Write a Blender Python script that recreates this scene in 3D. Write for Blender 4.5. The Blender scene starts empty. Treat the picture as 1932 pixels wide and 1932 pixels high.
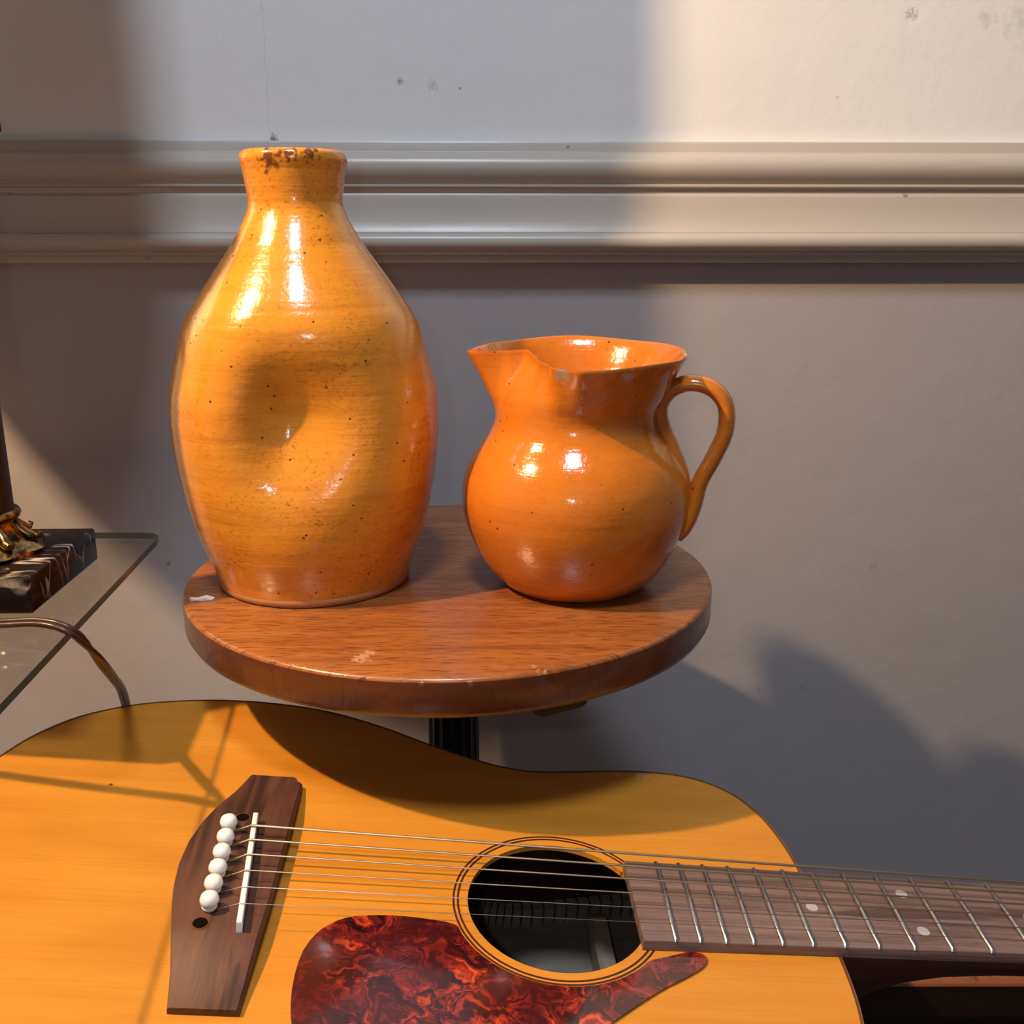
import bpy, bmesh, math, random
from mathutils import Vector, Matrix
random.seed(7)
R = math.radians
COL = bpy.context.scene.collection
CZ = 0.87                                   # lens height above the floor

# ------------------------------------------------------------------ camera, light, exposure
scene = bpy.context.scene
cam_d = bpy.data.cameras.new('camera'); cam = bpy.data.objects.new('camera', cam_d); COL.objects.link(cam)
cam_d.sensor_width = 36.0; cam_d.lens = 36.0 * 1900 / 1932; cam_d.clip_start = 0.02
cam.location = (0, 0, CZ); cam.rotation_euler = (R(90 - 15.4), 0, 0)
scene.camera = cam
scene.view_settings.view_transform = 'Standard'; scene.view_settings.look = 'None'
scene.view_settings.gamma = 1.0; scene.view_settings.use_curve_mapping = False
scene.view_settings.exposure = 0.0
w = bpy.data.worlds.new('world'); scene.world = w; w.use_nodes = True
w.node_tree.nodes['Background'].inputs[0].default_value = (0.55, 0.6, 0.75, 1)
w.node_tree.nodes['Background'].inputs[1].default_value = 0.02

def add_light(name, kind, loc, energy, color, **kw):
    d = bpy.data.lights.new(name, kind); d.energy = energy; d.color = color
    for k, v in kw.items(): setattr(d, k, v)
    o = bpy.data.objects.new(name, d); COL.objects.link(o); o.location = loc
    return o
KEY = Vector((-0.68, 0.31, CZ + 0.650))      # bulb of the pendant lamp hanging left, out of frame
PANEL = Vector((-0.10, -0.38, CZ + 1.855))  # cool square lamp on the ceiling above the photographer
flash = add_light('phone_flash', 'POINT', (-0.034, -0.01, CZ + 0.026), 0.8, (0.90, 0.94, 1.0), shadow_soft_size=0.005)
panel = add_light('ceiling_panel_light', 'AREA', PANEL - Vector((0, 0, 0.012)), 31.0, (0.76, 0.86, 1.0), shape='SQUARE', size=0.36)

# ------------------------------------------------------------------ helpers
def tag(o, label=None, cat=None, group=None, kind=None):
    if label: o['label'] = label
    if cat: o['category'] = cat
    if group: o['group'] = group
    if kind: o['kind'] = kind
    return o
def empty(name, loc=(0, 0, 0), rz=0.0):
    o = bpy.data.objects.new(name, None); COL.objects.link(o); o.location = loc; o.rotation_euler = (0, 0, rz)
    o.empty_display_size = 0.05
    return o
def mesh(name, verts, faces, mat=None, parent=None, smooth=False, sharp=None):
    me = bpy.data.meshes.new(name); me.from_pydata([tuple(v) for v in verts], [], faces); me.validate()
    bm = bmesh.new(); bm.from_mesh(me); bmesh.ops.recalc_face_normals(bm, faces=bm.faces); bm.to_mesh(me); bm.free()
    return link(name, me, mat, parent, smooth, sharp)
def link(name, me, mat=None, parent=None, smooth=False, sharp=None):
    o = bpy.data.objects.new(name, me); COL.objects.link(o)
    if mat:
        for m_ in (mat if isinstance(mat, (list, tuple)) else [mat]): me.materials.append(m_)
    if parent: o.parent = parent
    if smooth:
        for p_ in me.polygons: p_.use_smooth = True
        if sharp: me.set_sharp_from_angle(angle=R(sharp))
    return o
def bmesh_obj(name, bm, mat=None, parent=None, smooth=False, sharp=None):
    bmesh.ops.recalc_face_normals(bm, faces=bm.faces)
    me = bpy.data.meshes.new(name); bm.to_mesh(me); bm.free()
    return link(name, me, mat, parent, smooth, sharp)
def box(name, lo, hi, mat, parent=None, bevel=0.0, seg=2):
    bm = bmesh.new(); bmesh.ops.create_cube(bm, size=1.0)
    for v in bm.verts:
        v.co = Vector([lo[i] + (v.co[i] + 0.5) * (hi[i] - lo[i]) for i in range(3)])
    if bevel: bmesh.ops.bevel(bm, geom=bm.edges[:], offset=bevel, segments=seg, affect='EDGES', profile=0.5)
    return bmesh_obj(name, bm, mat, parent, bool(bevel), 40)
def lathe_data(profile, n=64):
    """profile: (r, z); an r of 0 closes to a pole"""
    V = []; F = []; rings = []
    for r, z in profile:
        if r <= 1e-6: rings.append([len(V)]); V.append((0, 0, z))
        else:
            rings.append(list(range(len(V), len(V) + n)))
            for i in range(n): a = 2 * math.pi * i / n; V.append((r * math.cos(a), r * math.sin(a), z))
    for A, B in zip(rings, rings[1:]):
        if len(A) == 1 and len(B) == 1: continue
        for i in range(n):
            j = (i + 1) % n
            if len(A) == 1: F.append((A[0], B[i], B[j]))
            elif len(B) == 1: F.append((A[i], B[0], A[j]))
            else: F.append((A[i], B[i], B[j], A[j]))
    return V, F
def lathe(name, profile, mat, parent=None, n=64, loc=(0, 0, 0), sharp=45):
    V, F = lathe_data(profile, n)
    return mesh(name, [(x + loc[0], y + loc[1], z + loc[2]) for x, y, z in V], F, mat, parent, True, sharp)
def catmull(pts, sub=8, closed=False):
    P = [Vector(p_) for p_ in pts]; n = len(P); out = []
    rng = range(n if closed else n - 1)
    for i in rng:
        if closed: a, b, c, d = P[(i - 1) % n], P[i], P[(i + 1) % n], P[(i + 2) % n]
        else: a, b, c, d = P[max(i - 1, 0)], P[i], P[i + 1], P[min(i + 2, n - 1)]
        for k in range(sub):
            t = k / sub
            out.append(0.5 * ((2 * b) + (c - a) * t + (2 * a - 5 * b + 4 * c - d) * t * t + (3 * b - a - 3 * c + d) * t ** 3))
    if not closed: out.append(P[-1])
    return out
def tube_data(path, rad, n=10, up=Vector((0, 1, 0)), flat=1.0, V=None, F=None):
    """sweep an ellipse; rad = number or list; flat = width along `up` relative to the other axis"""
    V = [] if V is None else V; F = [] if F is None else F
    path = [Vector(p_) for p_ in path]; rings = []
    for i, p_ in enumerate(path):
        t = (path[min(i + 1, len(path) - 1)] - path[max(i - 1, 0)]).normalized()
        s = t.cross(up)
        if s.length < 1e-5: s = t.cross(Vector((1, 0, 0)))
        s.normalize(); u = s.cross(t).normalized()
        r = rad[i] if isinstance(rad, (list, tuple)) else rad
        base = len(V)
        for k in range(n):
            a = 2 * math.pi * k / n
            V.append(p_ + s * (r * math.cos(a)) + u * (r * flat * math.sin(a)))
        rings.append(base)
    for A, B in zip(rings, rings[1:]):
        for k in range(n): F.append((A + k, A + (k + 1) % n, B + (k + 1) % n, B + k))
    F.append(tuple(range(rings[0], rings[0] + n))[::-1]); F.append(tuple(range(rings[-1], rings[-1] + n)))
    return V, F
def tube(name, path, rad, mat, parent=None, n=10, up=Vector((0, 1, 0)), flat=1.0):
    V, F = tube_data(path, rad, n, up, flat)
    return mesh(name, V, F, mat, parent, True, 60)
def prism(name, loop, z0, z1, mat, parent=None, bevel=0.0, seg=2):
    """flat outline (x, y) given thickness from z0 to z1"""
    bm = bmesh.new()
    top = [bm.verts.new((x, y, z1)) for x, y in loop]; bot = [bm.verts.new((x, y, z0)) for x, y in loop]
    ft = bm.faces.new(top); bm.faces.new(bot[::-1]); n = len(loop)
    for i in range(n): j = (i + 1) % n; bm.faces.new((top[i], bot[i], bot[j], top[j]))
    if bevel: bmesh.ops.bevel(bm, geom=list(ft.edges), offset=bevel, segments=seg, affect='EDGES', profile=0.5)
    return bmesh_obj(name, bm, mat, parent, True, 35)
def annulus(name, r0, r1, z0, z1, mat, parent, c=(0, 0), n=96):
    V = []; F = []
    for r, z in ((r0, z1), (r1, z1), (r1, z0), (r0, z0)):
        for i in range(n): a = 2 * math.pi * i / n; V.append((c[0] + r * math.cos(a), c[1] + r * math.sin(a), z))
    for k in range(4):
        for i in range(n): j = (i + 1) % n; F.append((k * n + i, k * n + j, ((k + 1) % 4) * n + j, ((k + 1) % 4) * n + i))
    return mesh(name, V, F, mat, parent, True, 40)

# ------------------------------------------------------------------ materials
class NT:
    def __init__(s, name):
        s.m = bpy.data.materials.new(name); s.m.use_nodes = True; s.t = s.m.node_tree; s.n = s.t.nodes; s.l = s.t.links
        s.b = s.n['Principled BSDF']; s.out = s.n['Material Output']; s.tc = s.n.new('ShaderNodeTexCoord')
    def new(s, typ, **kw):
        nd = s.n.new(typ)
        for k, v in kw.items(): setattr(nd, k, v)
        return nd
    def co(s, scale=(1, 1, 1), src='Object', rot=(0, 0, 0), loc=(0, 0, 0)):
        m_ = s.new('ShaderNodeMapping'); m_.inputs['Scale'].default_value = scale; m_.inputs['Rotation'].default_value = rot
        m_.inputs['Location'].default_value = loc
        s.l.new(s.tc.outputs[src], m_.inputs[0]); return m_.outputs[0]
    def noise(s, vec, scale=5, detail=4, rough=0.55, dist=0.0):
        nd = s.new('ShaderNodeTexNoise'); nd.inputs['Scale'].default_value = scale; nd.inputs['Detail'].default_value = detail
        nd.inputs['Roughness'].default_value = rough; nd.inputs['Distortion'].default_value = dist
        s.l.new(vec, nd.inputs['Vector']); return nd.outputs['Fac']
    def vor(s, vec, scale=5, feature='F1', out='Distance', rand=1.0):
        nd = s.new('ShaderNodeTexVoronoi', feature=feature); nd.inputs['Scale'].default_value = scale
        nd.inputs['Randomness'].default_value = rand
        s.l.new(vec, nd.inputs['Vector']); return nd.outputs[out]
    def ramp(s, fac, stops, interp='LINEAR'):
        nd = s.new('ShaderNodeValToRGB'); nd.color_ramp.interpolation = interp; cr = nd.color_ramp
        while len(cr.elements) < len(stops): cr.elements.new(0.5)
        for e, (p_, c) in zip(cr.elements, stops):
            e.position = p_; e.color = (c, c, c, 1) if isinstance(c, (int, float)) else (*c, 1)
        s.l.new(fac, nd.inputs[0]); return nd.outputs[0]
    def mix(s, fac, a, b, mode='MIX'):
        nd = s.new('ShaderNodeMix', data_type='RGBA', blend_type=mode)
        for sock, v in ((nd.inputs[0], fac), (nd.inputs[6], a), (nd.inputs[7], b)):
            if isinstance(v, bpy.types.NodeSocket): s.l.new(v, sock)
            elif isinstance(v, (int, float)): sock.default_value = v
            else: sock.default_value = (*v, 1)
        return nd.outputs[2]
    def math(s, op, a, b=0.0, clamp=False):
        nd = s.new('ShaderNodeMath', operation=op, use_clamp=clamp)
        for sock, v in zip(nd.inputs, (a, b)):
            if isinstance(v, bpy.types.NodeSocket): s.l.new(v, sock)
            else: sock.default_value = v
        return nd.outputs[0]
    def spot(s, p_, r, soft=0.4, warp=0.0):
        """mask that is 1 round the object-space point p_"""
        v = s.tc.outputs['Object']
        if warp:
            nz = s.new('ShaderNodeTexNoise'); nz.inputs['Scale'].default_value = 1.3 / r; s.l.new(v, nz.inputs['Vector'])
            sb = s.new('ShaderNodeVectorMath', operation='SUBTRACT'); s.l.new(nz.outputs['Color'], sb.inputs[0]); sb.inputs[1].default_value = (.5, .5, .5)
            sc = s.new('ShaderNodeVectorMath', operation='SCALE'); s.l.new(sb.outputs[0], sc.inputs[0]); sc.inputs['Scale'].default_value = warp * r * 3
            ad = s.new('ShaderNodeVectorMath', operation='ADD'); s.l.new(v, ad.inputs[0]); s.l.new(sc.outputs[0], ad.inputs[1]); v = ad.outputs[0]
        d = s.new('ShaderNodeVectorMath', operation='DISTANCE'); s.l.new(v, d.inputs[0]); d.inputs[1].default_value = p_
        mr = s.new('ShaderNodeMapRange'); mr.inputs[1].default_value = r * (1 + soft); mr.inputs[2].default_value = r * (1 - soft)
        s.l.new(d.outputs['Value'], mr.inputs[0]); return mr.outputs[0]
    def bump(s, h, strength=0.3, dist=0.001, prev=None):
        nd = s.new('ShaderNodeBump'); nd.inputs['Strength'].default_value = strength; nd.inputs['Distance'].default_value = dist
        s.l.new(h, nd.inputs['Height'])
        if prev is not None: s.l.new(prev, nd.inputs['Normal'])
        return nd.outputs[0]
    def done(s, color=None, rough=0.5, normal=None, **kw):
        if color is not None:
            if isinstance(color, bpy.types.NodeSocket): s.l.new(color, s.b.inputs['Base Color'])
            else: s.b.inputs['Base Color'].default_value = (*color, 1)
        if isinstance(rough, bpy.types.NodeSocket): s.l.new(rough, s.b.inputs['Roughness'])
        else: s.b.inputs['Roughness'].default_value = rough
        if normal is not None: s.l.new(normal, s.b.inputs['Normal'])
        for k, v in kw.items(): s.b.inputs[k].default_value = v
        return s.m

def wall_mat(name, col, marks=(), crack=False):
    s = NT(name); v = s.co()
    c = s.mix(s.ramp(s.noise(v, 3.0, 3), [(0.3, 0.0), (0.75, 1.0)]), tuple(x * 0.96 for x in col), col)
    h = s.noise(v, 130, 4, 0.6); h2 = s.noise(v, 26, 3, 0.5)
    nrm = s.bump(h, 0.22, 0.0012); nrm = s.bump(h2, 0.25, 0.003, nrm)
    for p_, r, dark, wp in marks:
        mk = s.spot(p_, r, 0.5, wp); c = s.mix(s.math('MULTIPLY', mk, dark), c, (0.16, 0.14, 0.13))
    if crack:
        sp = s.new('ShaderNodeSeparateXYZ'); s.l.new(s.tc.outputs['Object'], sp.inputs[0])
        wob = s.math('MULTIPLY', s.math('SUBTRACT', s.noise(s.co((0, 0, 1)), 60, 4), 0.5), 0.006)
        dx = s.math('ABSOLUTE', s.math('SUBTRACT', s.math('ADD', sp.outputs[0], wob), -0.2055))
        ln = s.math('MULTIPLY', s.math('LESS_THAN', dx, 0.00035), s.math('GREATER_THAN', sp.outputs[2], 0.076))
        c = s.mix(s.math('MULTIPLY', ln, 0.12), c, (0.2, 0.18, 0.16))
    return s.done(c, 0.55, nrm, **{'Specular IOR Level': 0.35})
# wall-local coordinates: x along the wall, z height above the lens line
M_upper = wall_mat('white_wall_paint', (0.90, 0.90, 0.90), [((-0.094, 0, .124), .0022, .6, 1.0), ((-0.067, 0, .121), .0035, .35, 1.4),
          ((-0.044, 0, .119), .0010, .7, .5), ((0.335, 0, .178), .004, .5, 1.5), ((0.434, 0, .172), .014, .16, 1.5), ((0.40, 0, .174), .006, .2, 1.5),
          ((-0.203, 0, .0785), .0030, .85, 1.2), ((-0.206, 0, .18), .0016, .15, 2.5), ((0.278, 0, .113), .0009, .5, .5)], True)
M_lower = wall_mat('taupe_wall_paint', (0.43, 0.40, 0.41), [((-0.325, 0, -.300), .0016, .85, .8), ((0.247, 0, -.438), .002, .4, 1.), ((0.29, 0, -.437), .003, .25, 2.), ((0.35, 0, -.31), .004, .25, 2.)])
def rail_mat():
    s = NT('cream_gloss_trim_paint'); v = s.co((0.35, 1, 1))
    c = s.mix(s.noise(v, 8, 3), (0.50, 0.455, 0.395), (0.56, 0.51, 0.45))
    for p_, r, d_ in (((0.340, -.014, .0335), .0022, .9), ((-0.424, -.013, .034), .0016, .9), ((0.047, -.0105, .0715), .0012, .7), ((-0.312, -.014, -.018), .003, .45)):
        c = s.mix(s.math('MULTIPLY', s.spot(p_, r, 0.5, 0.8), d_), c, (0.07, 0.06, 0.055))
    nrm = s.bump(s.noise(s.co((0.25, 1, 1)), 60, 3), 0.25, 0.0012)
    return s.done(c, 0.33, nrm)
M_rail = rail_mat()
def flat(name, col, rough=0.6, **kw):
    s = NT(name); v = s.co(); c = s.mix(s.noise(v, 20, 3), tuple(x * .9 for x in col), col)
    return s.done(c, rough, **kw)
M_room = flat('plain_wall_paint', (0.20, 0.21, 0.24)); M_ceil = flat('ceiling_paint', (0.36, 0.37, 0.40))

def pottery(name, warm, dark, speck, ring=0.5, marks=(), rough=0.16):
    s = NT(name); v = s.co()
    base = s.mix(s.ramp(s.noise(v, 16, 5, 0.6), [(0.35, 0.0), (0.68, 1.0)]), warm, dark)
    bands = s.ramp(s.noise(s.co((9, 9, 75)), 2.2, 4, 0.6), [(0.50, 0.0), (0.76, ring)])
    c = s.mix(bands, base, tuple(x * y for x, y in zip(dark, (.80, .72, .6))))
    grain = s.ramp(s.noise(s.co((1, 1, 1.7)), 330, 4, 0.7), [(0.54, 0.0), (0.68, speck)])
    pat = s.ramp(s.noise(v, 22, 3), [(0.42, 0.12), (0.62, 1.0)])
    c = s.mix(s.math('MULTIPLY', grain, pat), c, (0.17, 0.06, 0.012))
    pits = s.ramp(s.vor(v, 120), [(0.07, 1.0), (0.11, 0.0)])
    sparse = s.ramp(s.noise(v, 34, 2), [(0.47, 0.0), (0.51, 1.0)])
    pk = s.math('MULTIPLY', pits, sparse)
    c = s.mix(s.math('MULTIPLY', pk, 0.9), c, (0.06, 0.02, 0.008))
    rg = 0.0
    for p_, r, col, wp in marks:
        mk = s.spot(p_, r, 0.25, wp); c = s.mix(mk, c, col)
    hh = s.math('SUBTRACT', s.noise(v, 60, 4, 0.6), s.math('MULTIPLY', pk, 1.2))
    nrm = s.bump(hh, 0.30, 0.0012); nrm = s.bump(s.noise(v, 240, 3, 0.6), 0.16, 0.0008, nrm)
    nrm = s.bump(s.noise(s.co((2, 2, 60)), 2.0, 3), 0.35, 0.0016, nrm)
    ro = s.ramp(s.noise(v, 30, 4), [(0.3, rough * 0.7), (0.75, rough * 1.9)])
    return s.done(c, ro, nrm, **{'Coat Weight': 0.5, 'Coat Roughness': 0.10, 'Specular IOR Level': 0.5})
M_bottle = pottery('yellow_ochre_glaze', (0.80, 0.315, 0.026), (0.69, 0.245, 0.022), 0.75, 0.55,
                   [((-0.008, -0.031, .2625), .0062, (0.16, .05, .016), 1.0), ((0.004, -0.031, .2640), .004, (0.18, .055, .018), 1.2),
                    ((0.016, -0.0285, .2655), .0045, (0.2, .06, .02), 1.3)])
M_jug = pottery('orange_earthenware_glaze', (0.65, 0.192, 0.017), (0.57, 0.156, 0.014), 0.28, 0.2,
                [((-0.014, -0.062, .1435), .0045, (0.42, .30, .20), .8), ((0.026, -0.062, .1425), .004, (0.5, .36, .25), .8), ((0.064, -.010, .148), .0035, (.5, .38, .3), .8)], 0.12)
def clay():
    s = NT('bare_clay_foot'); v = s.co(); c = s.mix(s.noise(v, 60, 4), (0.50, 0.22, 0.09), (0.36, 0.13, 0.045))
    return s.done(c, 0.7, s.bump(s.noise(v, 160, 3), 0.3, 0.001))
M_clay = clay()
def mahogany():
    s = NT('mahogany_varnish'); v = s.co((1.0, 9, 9), rot=(0, 0, R(-14)))
    g = s.noise(v, 13, 6, 0.6, 0.4); c = s.ramp(g, [(0.25, (0.17, 0.050, 0.013)), (0.5, (0.33, 0.112, 0.026)), (0.78, (0.43, 0.160, 0.040))])
    pore = s.ramp(s.noise(s.co((6, 60, 6), rot=(0, 0, R(-14))), 12, 2, 0.5), [(0.55, 0.0), (0.66, 0.8)])
    c = s.mix(pore, c, (0.085, 0.022, 0.008))
    c = s.mix(s.ramp(s.noise(s.co(), 5, 3), [(0.4, 0.0), (0.75, 0.5)]), c, (0.20, 0.052, 0.014))
    for p_, r, col, wp in (((-0.040, -0.148, 0), .0045, (.48, .28, .16), 1.2), ((-0.036, -0.140, 0), .003, (.48, .28, .16), 1.2), ((0.058, -0.162, -.012), .007, (.40, .24, .14), 1.6),
                           ((0.057, -0.163, -.004), .003, (.44, .27, .16), 1.6), ((-0.006, -.174, -.018), .003, (.42, .27, .18), 1.5), ((0.020, -.173, -.003), .0014, (.7, .6, .5), .6), ((-0.005, -.1745, -.003), .0012, (.7, .6, .5), .6)):
        c = s.mix(s.math('MULTIPLY', s.spot(p_, r, 0.35, wp), .8), c, col)
    fleck = s.ramp(s.vor(s.co((1, 1, 1)), 95), [(0.035, 1.0), (0.06, 0.0)])
    fleck = s.math('MULTIPLY', fleck, s.ramp(s.noise(s.co(), 38, 2), [(0.66, 0.0), (0.70, 0.7)]))
    c = s.mix(fleck, c, (.55, .36, .22))
    sx_ = s.new('ShaderNodeSeparateXYZ'); s.l.new(s.tc.outputs['Object'], sx_.inputs[0])
    rim = s.math('LESS_THAN', sx_.outputs[2], -0.0022)     # everything below the rounded top edge is coloured darker
    c = s.mix(rim, c, s.mix(0.90, c, (0.085, 0.020, 0.007)))
    nrm = s.bump(s.math('ADD', s.math('MULTIPLY', pore, -1.0), g), 0.25, 0.0006)
    return s.done(c, 0.27, nrm, **{'Coat Weight': 0.35, 'Coat Roughness': 0.16})
M_mahog = mahogany()
def spruce():
    s = NT('amber_spruce_lacquer')
    g = s.noise(s.co((0.5, 60, 60)), 14, 3, 0.5); b = s.noise(s.co((1.2, 9, 9)), 6, 3, 0.6)
    c = s.ramp(b, [(0.25, (0.51, 0.190, 0.019)), (0.55, (0.59, 0.235, 0.025)), (0.85, (0.65, 0.275, 0.033))])
    c = s.mix(s.ramp(g, [(0.50, 0.0), (0.68, 0.32)]), c, (0.46, 0.155, 0.018))
    for p_, r in (((-0.095, 0.078, -.007), .0011),): c = s.mix(s.math('MULTIPLY', s.spot(p_, r), .9), c, (0.12, 0.02, 0.01))
    for p_, r in (((0.213, 0.118, -.007), .004), ((0.198, 0.117, -.007), .002)): c = s.mix(s.math('MULTIPLY', s.spot(p_, r, .3, 1.2), .7), c, (0.62, 0.36, 0.16))
    return s.done(c, 0.38, s.bump(g, 0.06, 0.0004), **{'Coat Weight': 0.08, 'Coat Roughness': 0.2, 'Specular IOR Level': 0.25})
M_spruce = spruce()
def rosewood(name, a, b, streak, axis, rough=0.45, bumpy=0.2):
    s = NT(name); sc = (1.0, 16, 16) if axis == 'x' else (16, 1.0, 16)
    g = s.noise(s.co(sc), 9, 5, 0.6, 0.5); c = s.ramp(g, [(0.3, a), (0.62, b)])
    k = s.ramp(s.noise(s.co(tuple(q * 0.55 for q in sc)), 8, 3, 0.5, 0.8), [(0.54, 0.0), (0.62, 0.85)])
    c = s.mix(k, c, streak)
    fine = s.noise(s.co(tuple(q * 5 for q in sc)), 9, 2)
    return s.done(c, rough, s.bump(fine, bumpy, 0.0005))
M_bridge = rosewood('rosewood_bridge_wood', (0.050, 0.017, 0.010), (0.098, 0.035, 0.018), (0.018, 0.006, 0.004), 'y', 0.5)
M_board = rosewood('worn_rosewood_fretboard', (0.095, 0.056, 0.048), (0.19, 0.125, 0.112), (0.07, 0.04, 0.034), 'x', 0.36, 0.5)
M_mahsides = rosewood('dark_mahogany_sides', (0.040, 0.014, 0.009), (0.062, 0.022, 0.012), (0.026, 0.009, 0.006), 'x', 0.4, 0.1)
M_inside = rosewood('bare_inside_wood', (0.23, 0.19, 0.15), (0.29, 0.245, 0.195), (0.20, 0.165, 0.13), 'x', 0.8, 0.1)
M_brace = rosewood('brace_wood', (0.40, 0.29, 0.22), (0.50, 0.37, 0.28), (0.38, 0.27, 0.2), 'y', 0.7, 0.1)
def tortoise():
    s = NT('red_tortoiseshell_plastic')
    n1 = s.new('ShaderNodeTexNoise'); n1.inputs['Scale'].default_value = 55; n1.inputs['Detail'].default_value = 3
    s.l.new(s.co(), n1.inputs['Vector'])
    ad = s.new('ShaderNodeVectorMath', operation='MULTIPLY_ADD'); s.l.new(n1.outputs['Color'], ad.inputs[0]); ad.inputs[1].default_value = (.035, .035, .0); s.l.new(s.co(), ad.inputs[2])
    f1 = s.noise(ad.outputs[0], 120, 4, 0.62, 1.1)
    c = s.ramp(f1, [(0.34, (0.008, 0.002, 0.003)), (0.47, (0.040, 0.004, 0.005)), (0.55, (0.19, 0.013, 0.008)), (0.62, (0.38, 0.036, 0.012)), (0.70, (0.60, 0.10, 0.022)), (0.8, (0.25, .02, .01))])
    big = s.ramp(s.noise(s.co(), 24, 2), [(0.44, 0.8), (0.60, 0.0)])
    c = s.mix(big, c, (0.055, 0.006, 0.008))
    return s.done(c, 0.13, None, **{'Coat Weight': 0.6, 'Coat Roughness': 0.05})
M_tort = tortoise()
def metal(name, col, rough):
    s = NT(name); c = s.mix(s.noise(s.co(), 300, 2), tuple(x * .85 for x in col), col)
    return s.done(c, rough, None, Metallic=1.0)
M_fret = metal('nickel_fret_wire', (0.72, 0.71, 0.72), 0.28)
M_bronze = metal('bronze_wound_string', (0.46, 0.33, 0.20), 0.45); M_steel = metal('plain_steel_string', (0.40, 0.37, 0.35), 0.35)
M_chrome = metal('chrome_hardware', (0.6, 0.6, 0.6), 0.25)
M_white = flat('white_plastic', (0.86, 0.85, 0.82), 0.3); M_bone = flat('white_bone_saddle', (0.88, 0.87, 0.85), 0.35)
M_pearl = flat('pearl_dot', (0.46, 0.42, 0.41), 0.3)
M_black = flat('black_hole_shadow_wood', (0.006, 0.004, 0.003), 0.9, **{'Specular IOR Level': 0.0})
M_ring = flat('dark_red_rosette_line', (0.055, 0.009, 0.006), 0.4)
M_bind = flat('dark_brown_binding', (0.12, 0.040, 0.014), 0.4)
M_post = flat('black_painted_iron', (0.014, 0.011, 0.010), 0.42)
M_lamp_black = flat('black_lacquered_column', (0.008, 0.007, 0.007), 0.35)
def gold():
    s = NT('antique_gilt_metal'); v = s.co(); n_ = s.noise(v, 150, 4)
    c = s.ramp(n_, [(0.4, (0.09, 0.05, 0.02)), (0.62, (0.62, 0.38, 0.13))])
    return s.done(c, 0.25, s.bump(n_, .4, .001), Metallic=1.0)
M_gold = gold()
def marble():
    s = NT('black_veined_marble'); v = s.co()
    nz = s.new('ShaderNodeTexNoise'); nz.inputs['Scale'].default_value = 22; nz.inputs['Detail'].default_value = 4; s.l.new(s.co((.5, 1, 1)), nz.inputs['Vector'])
    ad = s.new('ShaderNodeVectorMath', operation='MULTIPLY_ADD'); s.l.new(nz.outputs['Color'], ad.inputs[0]); ad.inputs[1].default_value = (.010, .022, .012); s.l.new(s.co((.10, 1, .35), rot=(0, 0, R(9))), ad.inputs[2])
    e = s.vor(ad.outputs[0], 78, 'DISTANCE_TO_EDGE'); vein = s.ramp(e, [(0.010, 1.0), (0.045, 0.0)])
    vein = s.math('MULTIPLY', vein, s.ramp(s.noise(v, 45, 3), [(0.46, 0.0), (0.62, 0.8)]))
    vc = s.mix(s.noise(v, 40, 2), (0.55, 0.36, 0.17), (0.75, 0.68, 0.60))
    c = s.mix(vein, s.mix(s.noise(v, 14, 3), (0.004, 0.003, 0.003), (0.016, 0.010, 0.008)), vc)
    return s.done(c, 0.16, None, **{'Specular IOR Level': 0.3})
M_marble = marble()
def cordm():
    s = NT('brown_cord_plastic'); c = s.mix(s.noise(s.co(), 80, 2), (0.030, 0.011, 0.007), (0.045, 0.018, 0.011))
    return s.done(c, 0.3)
M_cord = cordm()
def glass(name, tint, edge=False):
    s = NT(name); s.n.remove(s.b)
    tr = s.new('ShaderNodeBsdfTransparent'); tr.inputs[0].default_value = (*tint, 1)
    gl = s.new('ShaderNodeBsdfGlossy'); gl.inputs['Roughness'].default_value = 0.02
    lw = s.new('ShaderNodeLayerWeight'); lw.inputs['Blend'].default_value = 0.5
    fr = s.math('ADD', s.math('MULTIPLY', s.math('POWER', lw.outputs['Facing'], 5.0), 0.9), 0.04)
    nz = s.noise(s.co(), 12, 3); s.l.new(s.bump(nz, 0.02, 0.001), gl.inputs['Normal'])
    mx = s.new('ShaderNodeMixShader'); s.l.new(fr, mx.inputs[0]); s.l.new(tr.outputs[0], mx.inputs[1]); s.l.new(gl.outputs[0], mx.inputs[2])
    s.l.new(mx.outputs[0], s.out.inputs[0]); return s.m
M_glass = glass('clear_plate_glass', (0.95, 0.955, 0.94))
def edge_m():
    s = NT('dark_green_glass_edge'); c = s.mix(s.noise(s.co(), 60, 3), (0.016, 0.018, 0.012), (0.035, 0.036, 0.024))
    s.done(c, 0.12, None); tr = s.new('ShaderNodeBsdfTransparent'); tr.inputs[0].default_value = (.62, .66, .58, 1)
    mx = s.new('ShaderNodeMixShader'); mx.inputs[0].default_value = 0.85
    s.l.new(tr.outputs[0], mx.inputs[1]); s.l.new(s.b.outputs[0], mx.inputs[2]); s.l.new(mx.outputs[0], s.out.inputs[0])
    return s.m
M_edge = edge_m()
def emis(name, col, st):
    s = NT(name); c = s.mix(s.noise(s.co(), 30, 2), tuple(x * .95 for x in col), col)
    s.l.new(c, s.b.inputs['Emission Color']); s.b.inputs['Emission Strength'].default_value = st
    return s.done((.6, .5, .35), .8)
M_shade_glow = emis('lit_parchment_shade', (1.0, 0.66, 0.27), 1.2)
M_shade_added = flat('added_cream_fabric_shade', (0.5, 0.44, 0.34), 0.9)
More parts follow.
